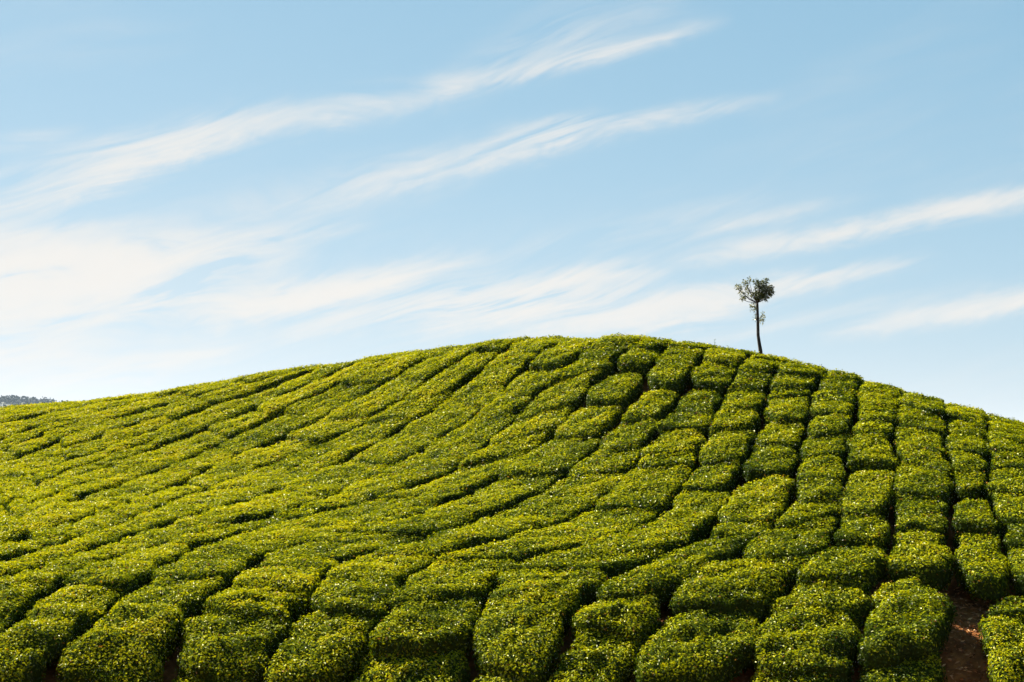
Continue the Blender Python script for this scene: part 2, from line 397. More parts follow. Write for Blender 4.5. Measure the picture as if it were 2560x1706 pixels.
M_TEA = leaf_material('tea_leaf', TEA_STOPS, (1.5, 1.35, 0.5), trans_fac=TEA_TRANS)
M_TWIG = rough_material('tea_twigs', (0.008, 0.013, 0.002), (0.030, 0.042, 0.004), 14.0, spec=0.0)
M_WOOD = rough_material('tea_wood', (0.035, 0.022, 0.014), (0.11, 0.075, 0.05), 25.0)
M_SOIL = rough_material('red_soil', (0.05, 0.017, 0.005), (0.30, 0.115, 0.030), 3.2, bump=0.9, c2=(0.15, 0.055, 0.014), spec=0.05)
# grass and scrub cover the land beyond the tea
_N, _L = M_SOIL.node_tree.nodes, M_SOIL.node_tree.links
_p = next(n for n in _N if n.type == 'BSDF_PRINCIPLED')
_src = _p.inputs['Base Color'].links[0].from_socket
_g = _N.new('ShaderNodeNewGeometry')
_d = _N.new('ShaderNodeVectorMath')
_d.operation = 'DISTANCE'
_d.inputs[1].default_value = (0.0, 40.0, 0.0)
_L.new(_g.outputs['Position'], _d.inputs[0])
_r = _N.new('ShaderNodeMapRange')
_r.inputs['From Min'].default_value = 38.0
_r.inputs['From Max'].default_value = 60.0
_L.new(_d.outputs['Value'], _r.inputs['Value'])
_t = _N.new('ShaderNodeTexNoise')
_t.inputs['Scale'].default_value = 0.06
_t.inputs['Detail'].default_value = 8
_L.new(_g.outputs['Position'], _t.inputs['Vector'])
_c = ramp(_N, [(0.35, (0.018, 0.032, 0.010)), (0.5, (0.04, 0.06, 0.014)), (0.68, (0.075, 0.085, 0.022))])
_L.new(_t.outputs['Fac'], _c.inputs[0])
_m = _N.new('ShaderNodeMix')
_m.data_type = 'RGBA'
_L.new(_r.outputs[0], _m.inputs['Factor'])
_L.new(_src, _m.inputs[6])
_L.new(_c.outputs[0], _m.inputs[7])
_L.new(_m.outputs[2], _p.inputs['Base Color'])
M_BARK = rough_material('tree_bark', (0.018, 0.013, 0.012), (0.06, 0.045, 0.04), 18.0, bump=0.6)
M_OAK = leaf_material('tree_leaf', [(0.0, (0.012, 0.020, 0.003)), (0.5, (0.038, 0.050, 0.007)), (0.85, (0.15, 0.155, 0.025)), (1.0, (0.27, 0.245, 0.08))], (1.2, 1.1, 0.7), trans_fac=0.2, rough=0.42, spec=0.05)  # pale upper stops stand in for sunlit leaves
M_FAR = rough_material('far_forest', (0.010, 0.018, 0.014), (0.026, 0.036, 0.024), 0.25)
M_FARSOIL = rough_material('far_slope', (0.012, 0.020, 0.013), (0.03, 0.036, 0.02), 0.05)
M_LITTER = leaf_material('dry_litter', [(0.0, (0.07, 0.026, 0.010)), (0.6, (0.27, 0.11, 0.04)), (1.0, (0.45, 0.27, 0.12))], (1, 1, 1), trans_fac=0.05, rough=0.6, spec=0.02)
M_GRASS = leaf_material('weed_leaf', [(0.0, (0.03, 0.06, 0.015)), (1.0, (0.12, 0.16, 0.04))], (1.2, 1.2, 0.6), trans_fac=0.25)

# ------------------------------------------------------------------ terrain
_P = np.array(CANOPY, float)
_X = _P[:, :2] / 20.0


def _kern(r):
    return np.where(r > 1e-9, r * r * np.log(r + 1e-12), 0.0)


_n = len(_X)
_A = np.zeros((_n + 3, _n + 3))
_A[:_n, :_n] = _kern(np.linalg.norm(_X[:, None] - _X[None], axis=-1)) + 0.0005 * np.eye(_n)
_A[:_n, _n] = 1
_A[:_n, _n + 1:] = _X
_A[_n, :_n] = 1
_A[_n + 1:, :_n] = _X.T
_W = np.linalg.solve(_A, np.r_[_P[:, 2], 0, 0, 0])


def canopy(x, y):
    """height of the plucking table of the tea, in metres above the datum"""
    x = np.asarray(x, float)
    y = np.asarray(y, float)
    sh = x.shape
    q = np.stack([x.ravel(), y.ravel()], -1) / 20.0
    out = np.empty(len(q))
    for i in range(0, len(q), 20000):
        b = q[i:i + 20000]
        K = _kern(np.linalg.norm(b[:, None] - _X[None], axis=-1))
        out[i:i + 20000] = K @ _W[:_n] + _W[_n] + b @ _W[_n + 1:]
    return out.reshape(sh) + CAM_Z


def sstep(a, b, x):
    t = np.clip((x - a) / (b - a), 0, 1)
    return t * t * (3 - 2 * t)


BUSH_H = 0.82


def ground(x, y):
    x = np.asarray(x, float)
    y = np.asarray(y, float)
    g = canopy(np.clip(x, -32, 32), np.clip(y, 17, 78)) - BUSH_H
    # behind the camera's bank, and away from the hill, the land falls to a valley
    near = CAM_Z - 1.7 - 5.6 * sstep(0.5, 13, y) * (1 - sstep(60, 200, np.abs(x)))
    g = g * sstep(14, 20, y) + near * (1 - sstep(14, 20, y))
    d = np.hypot(np.maximum(np.abs(x) - 26, 0) / 60, np.maximum(np.maximum(y - 66, -12 - y), 0) / 60)
    k = sstep(0.0, 1.0, d)
    val = -34 + 5 * np.sin(x / 310 + 1) * np.cos(y / 270) + 3 * np.sin(x / 95) * np.sin(y / 120 + 2)
    return g * (1 - k) + val * k


def axis(lo, hi, step, far, n):
    core = np.arange(lo, hi + 1e-6, step)
    g = np.geomspace(step, far, n)
    return np.concatenate([lo - g[::-1], core, hi + g])


gx = axis(-34, 34, 0.5, 4700, 46)
gy = axis(-6, 80, 0.5, 4700, 46)
GX, GY = np.meshgrid(gx, gy)
GZ = ground(GX, GY)
soil_bump = (np.sin(GX * 3.1 + np.sin(GY * 2.3)) * np.sin(GY * 2.7 + 1.3 * np.sin(GX * 1.7)) * 0.025 + rng.normal(0, 0.012, GX.shape)) * (np.hypot(GX, GY - 35) < 60)
GZ = GZ + soil_bump
nx, ny = len(gx), len(gy)
gi = np.arange(nx * ny).reshape(ny, nx)
a, b, c, d = gi[:-1, :-1].ravel(), gi[:-1, 1:].ravel(), gi[1:, 1:].ravel(), gi[1:, :-1].ravel()
gt = np.concatenate([np.stack([a, b, c], -1), np.stack([a, c, d], -1)])
hill_me = tri_mesh('ground', np.stack([GX.ravel(), GY.ravel(), GZ.ravel()], -1), gt, [M_SOIL], smooth=np.ones(len(gt), bool))
tag(link('ground', hill_me), 'red soil of the tea hill, bare on the footpath', None, None, 'structure')

# ------------------------------------------------------------------ rows of tea
def arclen(P):
    s = np.r_[0, np.cumsum(np.linalg.norm(np.diff(P, axis=0), axis=1))]
    return s


def smooth_line(P, step=0.25):
    P = np.array(P, float)
    s = arclen(P)
    u = np.linspace(0, s[-1], max(int(s[-1] / step), 4))
    Q = np.stack([np.interp(u, s, P[:, 0]), np.interp(u, s, P[:, 1])], -1)
    for _ in range(1):
        Q[1:-1] = 0.25 * Q[:-2] + 0.5 * Q[1:-1] + 0.25 * Q[2:]
    return Q


def extend(P, head, tail):
    s = arclen(P)
    if head:
        k = np.searchsorted(s, 4.0)
        d = P[0] - P[min(k, len(P) - 1)]
        d /= np.linalg.norm(d)
        P = np.concatenate([[P[0] + d * head], P])
    if tail:
        s = arclen(P)
        k = np.searchsorted(s, s[-1] - 3.0)
        d = P[-1] - P[max(k - 1, 0)]
        d /= np.linalg.norm(d)
        P = np.concatenate([P, [P[-1] + d * tail]])
    return P


LN = {k: smooth_line(v) for k, v in ROWS.items()}
i_up = LN['i'][LN['i'][:, 1] > 31.25]
i_low = LN['i'][LN['i'][:, 1] < 30.75]
low_p, low_q = LN['p'], LN['q']
main = []
u0 = extend(LN['o'], 9, 6)
for n in range(5, 0, -1):
    main.append(smooth_line(u0 + np.array([-0.42, 1.62]) * n * 1.02 + rng.normal(0, 0.05, 2)))
for k in 'orstuvwxyzabcdefghi':
    tail = {'y': 5, 'z': 4}.get(k, 6 if k in 'orstuvwx' else 2.6)
    main.append(smooth_line(extend(LN[k], 7 if k not in 'orstuv' else 8, tail)))
right = [smooth_line(extend(i_up, 7, 0)), smooth_line(extend(LN['j'], 7, 0)), smooth_line(extend(LN['k'], 7, 0))]
for n in range(1, 5):
    right.append(right[2] + np.array([1.06, -0.16]) * n)
STRIPS = []
NM = len(main)
names = ['far%d' % n for n in range(5, 0, -1)] + list('orstuvwxyzabcdefghi')
for n in range(NM - 1):
    STRIPS.append((main[n], main[n + 1], names.index('e') * -1 + n, 'hill'))
for n in range(len(right) - 1):
    STRIPS.append((right[n], right[n + 1], NM - 1 - names.index('e') + n, 'hill'))
STRIPS.append((extend(i_low, 0, 2.6), extend(low_p, 0, 2.6), 100, 'below'))
q_lines = [extend(low_q, 0, 2.2) + np.array([1.55, 0.05]) * n for n in range(4)]
for n in range(3):
    STRIPS.append((q_lines[n], q_lines[n + 1], 101 + n, 'beyond'))

FX = 3939.0
cp, sp = math.cos(rad(PITCH)), math.sin(rad(PITCH))


def project(P):
    z = P[..., 2] - CAM_Z
    f = P[..., 1] * cp + z * sp
    return 1280 + FX * P[..., 0] / f, 853 - FX * (z * cp - P[..., 1] * sp) / f


def lerp_line(P, fr):
    s = arclen(P)
    u = fr * s[-1]
    return np.array([np.interp(u, s, P[:, 0]), np.interp(u, s, P[:, 1])])


cells = []          # dict(corners 4x2, gaps, row, order)
for A, B, row, zone in STRIPS:
    LA, LB = arclen(A)[-1], arclen(B)[-1]
    Lm = 0.5 * (LA + LB)
    cuts = [0.0]
    while cuts[-1] < Lm - 0.75:
        cuts.append(cuts[-1] + np.clip(rng.normal(1.38 if row > -9 else 1.8, 0.46), 0.75, 2.6))
    cuts[-1] = Lm
    fr = np.array(cuts) / Lm
    ja = np.r_[0, rng.normal(0, 0.17, len(fr) - 2), 0] / LA if len(fr) > 2 else np.zeros(len(fr))
    jb = np.r_[0, rng.normal(0, 0.17, len(fr) - 2), 0] / LB if len(fr) > 2 else np.zeros(len(fr))
    gapc = rng.choice([-0.21, -0.13, -0.06, 0.03, 0.09], len(fr), p=[0.48, 0.24, 0.12, 0.09, 0.07])
    for n in range(len(fr) - 1):
        pa0, pa1 = lerp_line(A, fr[n] + ja[n]), lerp_line(A, fr[n + 1] + ja[n + 1])
        pb0, pb1 = lerp_line(B, fr[n] + jb[n]), lerp_line(B, fr[n + 1] + jb[n + 1])
        wdt = 0.5 * (np.linalg.norm(pa0 - pb0) + np.linalg.norm(pa1 - pb1))
        k = max(1, int(round(wdt / 1.75)))
        for m in range(k):
            f0, f1 = m / k, (m + 1) / k
            if k > 1:
                if m > 0:
                    f0 += sj
                if m < k - 1:
                    sj = rng.normal(0, 0.05)
                    f1 += sj
            quad = np.array([pa1 * (1 - f0) + pb1 * f0, pa1 * (1 - f1) + pb1 * f1, pa0 * (1 - f1) + pb0 * f1, pa0 * (1 - f0) + pb0 * f0])
            cells.append(dict(q=quad, row=row, zone=zone, n=n, side=(m, k), g0=gapc[n], g1=gapc[n + 1], c=quad.mean(0)))

def signed_area(q):
    return 0.5 * (np.dot(q[:, 0], np.roll(q[:, 1], -1)) - np.dot(q[:, 1], np.roll(q[:, 0], -1)))


# where two lines run into each other there is no room for a bush
SGN = np.sign(np.median([signed_area(c['q']) for c in cells]))
cells = [c for c in cells if signed_area(c['q']) * SGN > 0.45]

# a wide gap opens between two bushes near the front left corner
k = min(range(len(cells)), key=lambda i: (cells[i]['c'][0] + 6.45) ** 2 + (cells[i]['c'][1] - 27.9) ** 2)
cells[k]['g0'] = 0.42

# visibility of each cell from the photograph's position (decides only which bushes are objects of their own)
C = np.array([c['c'] for c in cells])
CZ = canopy(C[:, 0], C[:, 1]) + 0.08
cu, cv = project(np.column_stack([C, CZ]))
vis = (cu > -70) & (cu < 2630) & (cv < 1790) & (C[:, 1] > 20)
ts = np.linspace(0.45, 0.985, 110)
for i in np.where(vis)[0]:
    X, Y = C[i, 0] * ts, C[i, 1] * ts
    Z = CAM_Z + (CZ[i] - CAM_Z) * ts
    ok = Y > 20
    if (canopy(X[ok], Y[ok]) - Z[ok] > 0.10).any():
        vis[i] = False
for c, v, u, w in zip(cells, vis, cu, cv):
    c['vis'] = bool(v)
    c['u'], c['v'] = u, w
    c['px'] = c['area'] = 0.0
    q = c['q']
    c['area'] = 0.5 * abs(np.dot(q[:, 0], np.roll(q[:, 1], -1)) - np.dot(q[:, 1], np.roll(q[:, 0], -1)))
    c['px'] = c['area'] / c['c'][1] ** 2

# ------------------------------------------------------------------ one bush
NTH = 26
RHO = np.array([0.0, 0.22, 0.42, 0.60, 0.75, 0.87, 0.945, 0.985, 1.0, 0.98, 0.90, 0.78])
DZ = np.array([0.014, 0.014, 0.012, 0.008, 0.002, -0.010, -0.032, -0.085, -0.21, -0.38, -0.50, -0.56])
LEAFY = np.array([1, 1, 1, 1, 1, 1, 1, 0.95, 0.75, 0.45, 0.2])
ph = rng.uniform(0, 6.28, (14, 3))
fq = rng.normal(0, 1, (14, 2))
fq /= np.linalg.norm(fq, axis=1)[:, None]


def lumps(x, y, wl, k0, k1):
    o = 0
    for k in range(k0, k1):
        o = o + np.sin((x * fq[k, 0] + y * fq[k, 1]) * (6.283 / (wl * (0.7 + 0.12 * (k - k0)))) + ph[k, 0])
    return o / (k1 - k0) ** 0.5


fq2 = np.stack([rng.normal(0, 0.30, 8), np.ones(8)], -1)


def terraces(x, y):
    """low steps of the plucking table, running along the contour"""
    o = 0
    for k in range(6):
        o = o + np.sin((x * fq2[k, 0] + y * fq2[k, 1]) * (6.283 / (0.42 + 0.11 * k)) + ph[k, 1] + 1.3 * np.sin(x * (0.5 + 0.23 * k) + ph[k, 2]))
    return o / 2.4


def bush_geometry(cell, dens, leaf, seed, flush0):
    r = np.random.default_rng(seed)
    q = cell['q'].copy()
    c = q.mean(0)
    # pull the sides in by the row gaps and the ends by the cross gaps
    ex = 0.5 * ((q[1] - q[0]) + (q[2] - q[3]))
    ey = 0.5 * ((q[3] - q[0]) + (q[2] - q[1]))
    w, l = np.linalg.norm(ex), np.linalg.norm(ey)
    m, k = cell['side']
    near = float(np.interp(c[1], [28, 33, 38], [1.4, 1.6, 1.6]))
    vd = c / np.linalg.norm(c)
    aln = abs(float(np.dot(vd, ey / l)))          # rows that cross the view stand a little further apart
    near *= float(np.interp(aln, [0.6, 0.985], [1.75, 0.74]))
    if c[0] > 9.4 and c[1] > 35.0:
        near *= 0.5
    gl, gr = [r.uniform(0.045, 0.085) * near if edge else r.uniform(-0.12, 0.01) for edge in (m == 0, m == k - 1)]
    g0, g1 = cell['g0'], cell['g1']
    if aln < 0.86:
        g0, g1 = min(g0, -0.12), min(g1, -0.12)
    elif aln > 0.92 and c[1] > 33:
        g0, g1 = g0 + r.uniform(-0.04, 0.09), g1 + r.uniform(-0.04, 0.09)
    elif c[1] < 31.5:
        g0, g1 = (g0 - 0.05 if g0 < 0.2 else g0), (g1 - 0.05 if g1 < 0.2 else g1)
    th = np.linspace(0, 2 * math.pi, NTH, endpoint=False)
    fr_ = float(np.interp(c[1], [29.2, 32.5], [1.0, 0.0]))      # the front bushes are rounder and rougher
    nn = r.uniform(4.5, 8.0) - 1.6 * fr_
    ct, st = np.cos(th), np.sin(th)
    se = (np.abs(ct) ** nn + np.abs(st) ** nn) ** (-1 / nn)
    wob = 1 + 0.045 * np.sin(2 * th + r.uniform(0, 6)) + 0.045 * np.sin(3 * th + r.uniform(0, 6)) + 0.03 * np.sin(5 * th + r.uniform(0, 6)) + 0.02 * np.sin(7 * th + r.uniform(0, 6))
    us, vs = ct * se * wob, st * se * wob
    rho = RHO[:, None] * np.ones(NTH)
    S = (rho * us + 1) / 2
    T = (rho * vs + 1) / 2
    # the gap along the row opens and pinches
    S0 = np.clip(S, 0, 1)
    wx0 = c[0] + (S0 - 0.5) * ex[0] + (T - 0.5) * ey[0]
    wy0 = c[1] + (S0 - 0.5) * ex[1] + (T - 0.5) * ey[1]
    pin = np.clip(0.95 + 0.62 * lumps(wx0, wy0, 1.5, 3, 8), 0.0, 2.0)
    gl_v, gr_v = (gl * pin if gl > 0 else gl), (gr * pin if gr > 0 else gr)
    S = gl_v / w + S * (1 - (gl_v + gr_v) / w)
    T = g1 / l + T * (1 - (g0 + g1) / l)
    XY = (q[0] * ((1 - S) * (1 - T))[..., None] + q[1] * (S * (1 - T))[..., None] + q[2] * (S * T)[..., None] + q[3] * ((1 - S) * T)[..., None])
    x, y = XY[..., 0], XY[..., 1]
    x = x + (0.045 + 0.03 * fr_) * lumps(x, y, 0.75, 0, 5) * rho
    y = y + (0.045 + 0.03 * fr_) * lumps(y, x, 0.70, 4, 9) * rho
    zc = float(canopy(c[0], c[1]))
    top = zc + (0.88 if aln < 0.92 else 0.76) * (canopy(x, y) - zc)
    lift = r.normal(0, 0.028 + 0.035 * fr_)
    depth = r.uniform(0.9, 1.25)
    dz = DZ[:, None] * np.where(DZ < 0, depth, 1.0)[:, None] * np.ones(NTH)
    tilt = r.normal(0, 0.022, 2)
    z = top + lift + dz - 0.05 * fr_ * rho ** 3.5 + ((0.020 + 0.022 * fr_) * lumps(x, y, 0.5, 0, 5) + (0.026 + 0.030 * fr_) * lumps(x, y, 1.3, 5, 10) + (0.030 + 0.012 * fr_) * terraces(x, y)) * np.clip(1.2 - rho * 0.6, 0, 1) + (x - c[0]) * tilt[0] + (y - c[1]) * tilt[1]
    zg = float(ground(c[0], c[1]))
    V = np.stack([x - c[0], y - c[1], z - zg], -1)          # local to the bush's foot
    nr = len(RHO)
    # normals on the ring grid
    dth = np.roll(V, -1, 1) - np.roll(V, 1, 1)
    drh = np.gradient(V, axis=0)
    Nn = np.cross(drh, dth)
    Nn[0] = (0, 0, 1)
    ln = np.linalg.norm(Nn, axis=-1, keepdims=True)
    Nn = Nn / np.maximum(ln, 1e-9)
    # leaves
    P00, P10 = V[:-1], V[1:]
    P01, P11 = np.roll(P00, -1, 1), np.roll(P10, -1, 1)
    area = 0.5 * np.linalg.norm(np.cross(P11 - P00, P01 - P10), axis=-1)
    wgt = area * LEAFY[:, None]
    n_leaf = int(wgt.sum() * dens)
    pick = r.choice(wgt.size, n_leaf, p=(wgt / wgt.sum()).ravel())
    ri, ti = np.unravel_index(pick, wgt.shape)
    fa, fb = r.random(n_leaf)[:, None], r.random(n_leaf)[:, None]
    tj = (ti + 1) % NTH
    bl = lambda G: (G[ri, ti] * (1 - fa) + G[ri + 1, ti] * fa) * (1 - fb) + (G[ri, tj] * (1 - fa) + G[ri + 1, tj] * fa) * fb
    P, Nv = bl(V), bl(Nn)
    Nv /= np.linalg.norm(Nv, axis=1, keepdims=True)
    up = Nv + np.array([0, 0, 0.25]) + r.normal(0, 0.38, (n_leaf, 3))
    up /= np.linalg.norm(up, axis=1, keepdims=True)
    ax = np.cross(up, r.normal(0, 1, (n_leaf, 3)))
    ax /= np.linalg.norm(ax, axis=1, keepdims=True)
    sd = np.cross(up, ax)
    Lh = leaf * r.uniform(0.65, 1.25, (n_leaf, 1))
    Wd = Lh * r.uniform(0.40, 0.54, (n_leaf, 1))
    P = P + Nv * r.uniform(-0.035, 0.035, (n_leaf, 1)) + (r.random((n_leaf, 1)) < 0.05) * r.uniform(0.02, 0.06, (n_leaf, 1)) * np.array([0, 0, 1.0])
    fold = Wd * r.uniform(0.05, 0.35, (n_leaf, 1))
    v0 = P - ax * Lh * 0.5
    v1 = P + sd * Wd * 0.5 + up * fold - ax * Lh * 0.06
    v2 = P + ax * Lh * 0.5 - up * Lh * 0.10
    v3 = P - sd * Wd * 0.5 + up * fold - ax * Lh * 0.06
    LV = np.stack([v0, v1, v2, v3], 1).reshape(-1, 3)
    b4 = np.arange(n_leaf)[:, None] * 4
    LT = np.concatenate([b4 + [0, 1, 2], b4 + [0, 2, 3]], 1).reshape(-1, 3)
    # young shoots grow on the plucking table, old leaf hangs on the flanks
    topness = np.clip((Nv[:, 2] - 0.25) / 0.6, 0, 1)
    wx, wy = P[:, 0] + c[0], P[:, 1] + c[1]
    patch_shade = 0.10 * lumps(wx, wy, 0.9, 2, 8) + 0.08 * lumps(wx, wy, 3.1, 6, 12) - 0.0055 * np.clip(wx, -14, 14)  # the last term paints shade into the leaf colour, darker toward the right
    fl = 0.20 + 0.36 * topness + flush0 + patch_shade + r.normal(0, 0.165, n_leaf)
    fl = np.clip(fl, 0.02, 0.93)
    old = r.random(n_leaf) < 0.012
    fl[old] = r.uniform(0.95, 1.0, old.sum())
    fl = np.repeat(fl, 2)
    # the twiggy body below the leaves
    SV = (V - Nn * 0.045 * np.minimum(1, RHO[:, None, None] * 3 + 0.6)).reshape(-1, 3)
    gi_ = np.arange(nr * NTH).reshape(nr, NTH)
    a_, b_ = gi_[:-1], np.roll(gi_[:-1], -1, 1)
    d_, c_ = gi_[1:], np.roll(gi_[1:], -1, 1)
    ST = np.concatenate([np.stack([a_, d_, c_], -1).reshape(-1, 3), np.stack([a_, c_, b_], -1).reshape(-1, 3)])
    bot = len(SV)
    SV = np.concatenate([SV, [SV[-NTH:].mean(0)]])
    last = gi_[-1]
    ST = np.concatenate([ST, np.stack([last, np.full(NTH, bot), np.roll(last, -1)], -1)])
    verts = np.concatenate([LV, SV])
    tris = np.concatenate([LT, ST + len(LV)])
    mi = np.r_[np.zeros(len(LT), int), np.ones(len(ST), int)]
    leaf_tone = np.r_[fl, np.zeros(len(ST))]
    return verts, tris, mi, leaf_tone, np.array([c[0], c[1], zg])


def stem_mesh(seed):
    r = np.random.default_rng(seed)
    parts = []
    for s in range(r.integers(2, 4)):
        a0 = r.uniform(0, 6.28)
        base = np.array([0.06 * math.cos(a0), 0.06 * math.sin(a0), -0.08])
        knee = base + np.array([r.normal(0, 0.05), r.normal(0, 0.05), 0.22])
        parts.append(tube([base, knee], [0.04, 0.03], 6))
        for bq in range(3):
            a1 = a0 + r.normal(0, 1.1)
            R = r.uniform(0.25, 0.5)
            tip = np.array([R * math.cos(a1), R * math.sin(a1), r.uniform(0.42, 0.5)])
            mid = 0.55 * knee + 0.45 * tip + r.normal(0, 0.03, 3)
            parts.append(tube([knee - [0, 0, 0.02], mid, tip], [0.024, 0.017, 0.010], 5))
    v, f = join(parts)
    return tri_mesh('stem', v, f, [M_WOOD], smooth=np.ones(len(f), bool))


STEMS = [stem_mesh(900 + k) for k in range(6)]

# ------------------------------------------------------------------ labels
ORD = ['zeroth', 'first', 'second', 'third', 'fourth', 'fifth', 'sixth', 'seventh', 'eighth', 'ninth', 'tenth', 'eleventh', 'twelfth', 'thirteenth',
       'fourteenth', 'fifteenth', 'sixteenth', 'seventeenth', 'eighteenth', 'nineteenth', 'twentieth', 'twenty-first', 'twenty-second', 'twenty-third']
ids = [i for i, c in enumerate(cells) if c['vis']]
ids.sort(key=lambda i: -cells[i]['px'])
own = set(ids[:MAX_BUSHES])
by_row = {}
for i in own:
    by_row.setdefault(cells[i]['row'], []).append(i)
labels = {}
for row, lst in by_row.items():
    lst.sort(key=lambda i: (cells[i]['n'], cells[i]['side'][0]))
    if row == 0:
        rn = "row climbing to the lone tree"
    elif row >= 100:
        rn = ''
    else:
        rn = "%s row %s of the tree's row" % (ORD[min(abs(row), 23)], 'left' if row < 0 else 'right')
    m = len(lst)
    for k, i in enumerate(lst):
        fl = cells[i].setdefault('leaf_tone0', float(rng.normal(0, 0.055)))
        tone = 'yellowish' if fl > 0.03 else ('dark green' if fl < -0.03 else 'green')
        if row == 100:
            t = 'clipped %s tea bush left of the soil path, %s from the upper end' % (tone, ORD[k + 1])
        elif row > 100:
            t = '%s tea bush right of the soil path, column %s, %s from its top' % (tone, ORD[row - 100], ORD[k + 1])
        else:
            top_first = k < m - 1 - k
            t = '%s tea bush, %s, %s from its %s end' % (tone, rn, ORD[min(k + 1, 23)] if top_first else ('last' if k == m - 1 else ORD[min(m - k, 23)]), 'upper' if top_first else 'lower')
            t = t.replace('last from its lower end', 'last at its lower end')
        labels[i] = t

# ------------------------------------------------------------------ build the bushes
total_tris = 0
rest = []
for i, cell in enumerate(cells):
    fl0 = cell.setdefault('leaf_tone0', float(rng.normal(0, 0.055)))
    Yc = cell['c'][1]
    if i in own:
        leaf = np.interp(Yc, [26, 32, 45, 60], [0.062, 0.065, 0.075, 0.090])
        dens = np.interp(Yc, [25, 32, 45, 60], LEAF_DENS)
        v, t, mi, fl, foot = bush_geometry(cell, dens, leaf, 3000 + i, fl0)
        total_tris += len(t)
        root = bpy.data.objects.new('tea_bush', None)
        COL.objects.link(root)
        root.empty_display_size = 0.2
        root.location = foot
        tag(root, labels[i], 'tea bush', 'clipped tea bushes planted in rows on the hill')
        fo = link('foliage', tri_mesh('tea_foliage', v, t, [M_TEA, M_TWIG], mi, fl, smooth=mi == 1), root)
        fo['kind'] = 'stuff'
        so = link('stem', STEMS[i % 6], root)
        so.rotation_euler = (0, 0, float(rng.uniform(0, 6.28)))
    else:
        if (cell['c'][1] < 19 or cell['c'][1] > 72 or abs(cell['c'][0]) > 27):
            continue
        near_view = -420 < cell['u'] < 2980 and cell['v'] < 2050
        seen = cell['vis']
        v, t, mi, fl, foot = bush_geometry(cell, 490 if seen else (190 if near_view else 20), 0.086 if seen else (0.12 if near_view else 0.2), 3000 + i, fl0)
        total_tris += len(t)
        rest.append((v + foot, t, mi, fl))
if rest:
    off, V_, T_, M_, F_ = 0, [], [], [], []
    for v, t, mi, fl in rest:
        V_.append(v)
        T_.append(t + off)
        M_.append(mi)
        F_.append(fl)
        off += len(v)
    mi = np.concatenate(M_)
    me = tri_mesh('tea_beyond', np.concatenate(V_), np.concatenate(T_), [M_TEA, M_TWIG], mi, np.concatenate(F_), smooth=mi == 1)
    tag(link('tea_plantation', me), 'tea rows carrying on over the crest and out of the picture', None, None, 'stuff')
print('bushes', len(own), 'visible', len(ids), 'cells', len(cells), 'rest', len(rest), 'tris', total_tris, 't', round(time.time() - T0, 1))

# ------------------------------------------------------------------ leaf sprays for the tree
def leaves_mesh_data(P, D, L, W, r, droop=0.25):
    """folded pointed leaves from points P along directions D"""
    n = len(P)
    D = D / np.linalg.norm(D, axis=1, keepdims=True)
    S = np.cross(D, r.normal(0, 1, (n, 3)))
    S /= np.linalg.norm(S, axis=1, keepdims=True)
    U = np.cross(S, D)
    L = np.asarray(L).reshape(-1, 1)
    W = np.asarray(W).reshape(-1, 1)
    v0 = P
    m = P + D * L * 0.45
    v1 = m + S * W * 0.5 + U * W * 0.2
    v2 = P + D * L - np.array([0, 0, 1]) * L * droop
    v3 = m - S * W * 0.5 + U * W * 0.2
    V = np.stack([v0, v1, v2, v3], 1).reshape(-1, 3)
    b4 = np.arange(n)[:, None] * 4
    T = np.concatenate([b4 + [0, 1, 2], b4 + [0, 2, 3]], 1).reshape(-1, 3)
    return V, T


def spray(center, R, n, r, wind, L=0.088, W=0.026):
    """a tuft: leaves leaving a short twig fan and swept by the wind"""
    c = np.asarray(center, float)
    d = r.normal(0, 1, (n, 3))
    d /= np.linalg.norm(d, axis=1, keepdims=True)
    P = c + d * np.asarray(R) * r.random((n, 1)) ** 0.5
    D = d * 0.8 + np.asarray(wind) + r.normal(0, 0.35, (n, 3))
    LL = L * r.uniform(0.6, 1.3, n)
    return leaves_mesh_data(P, D, LL, W * r.uniform(0.7, 1.4, n), r)


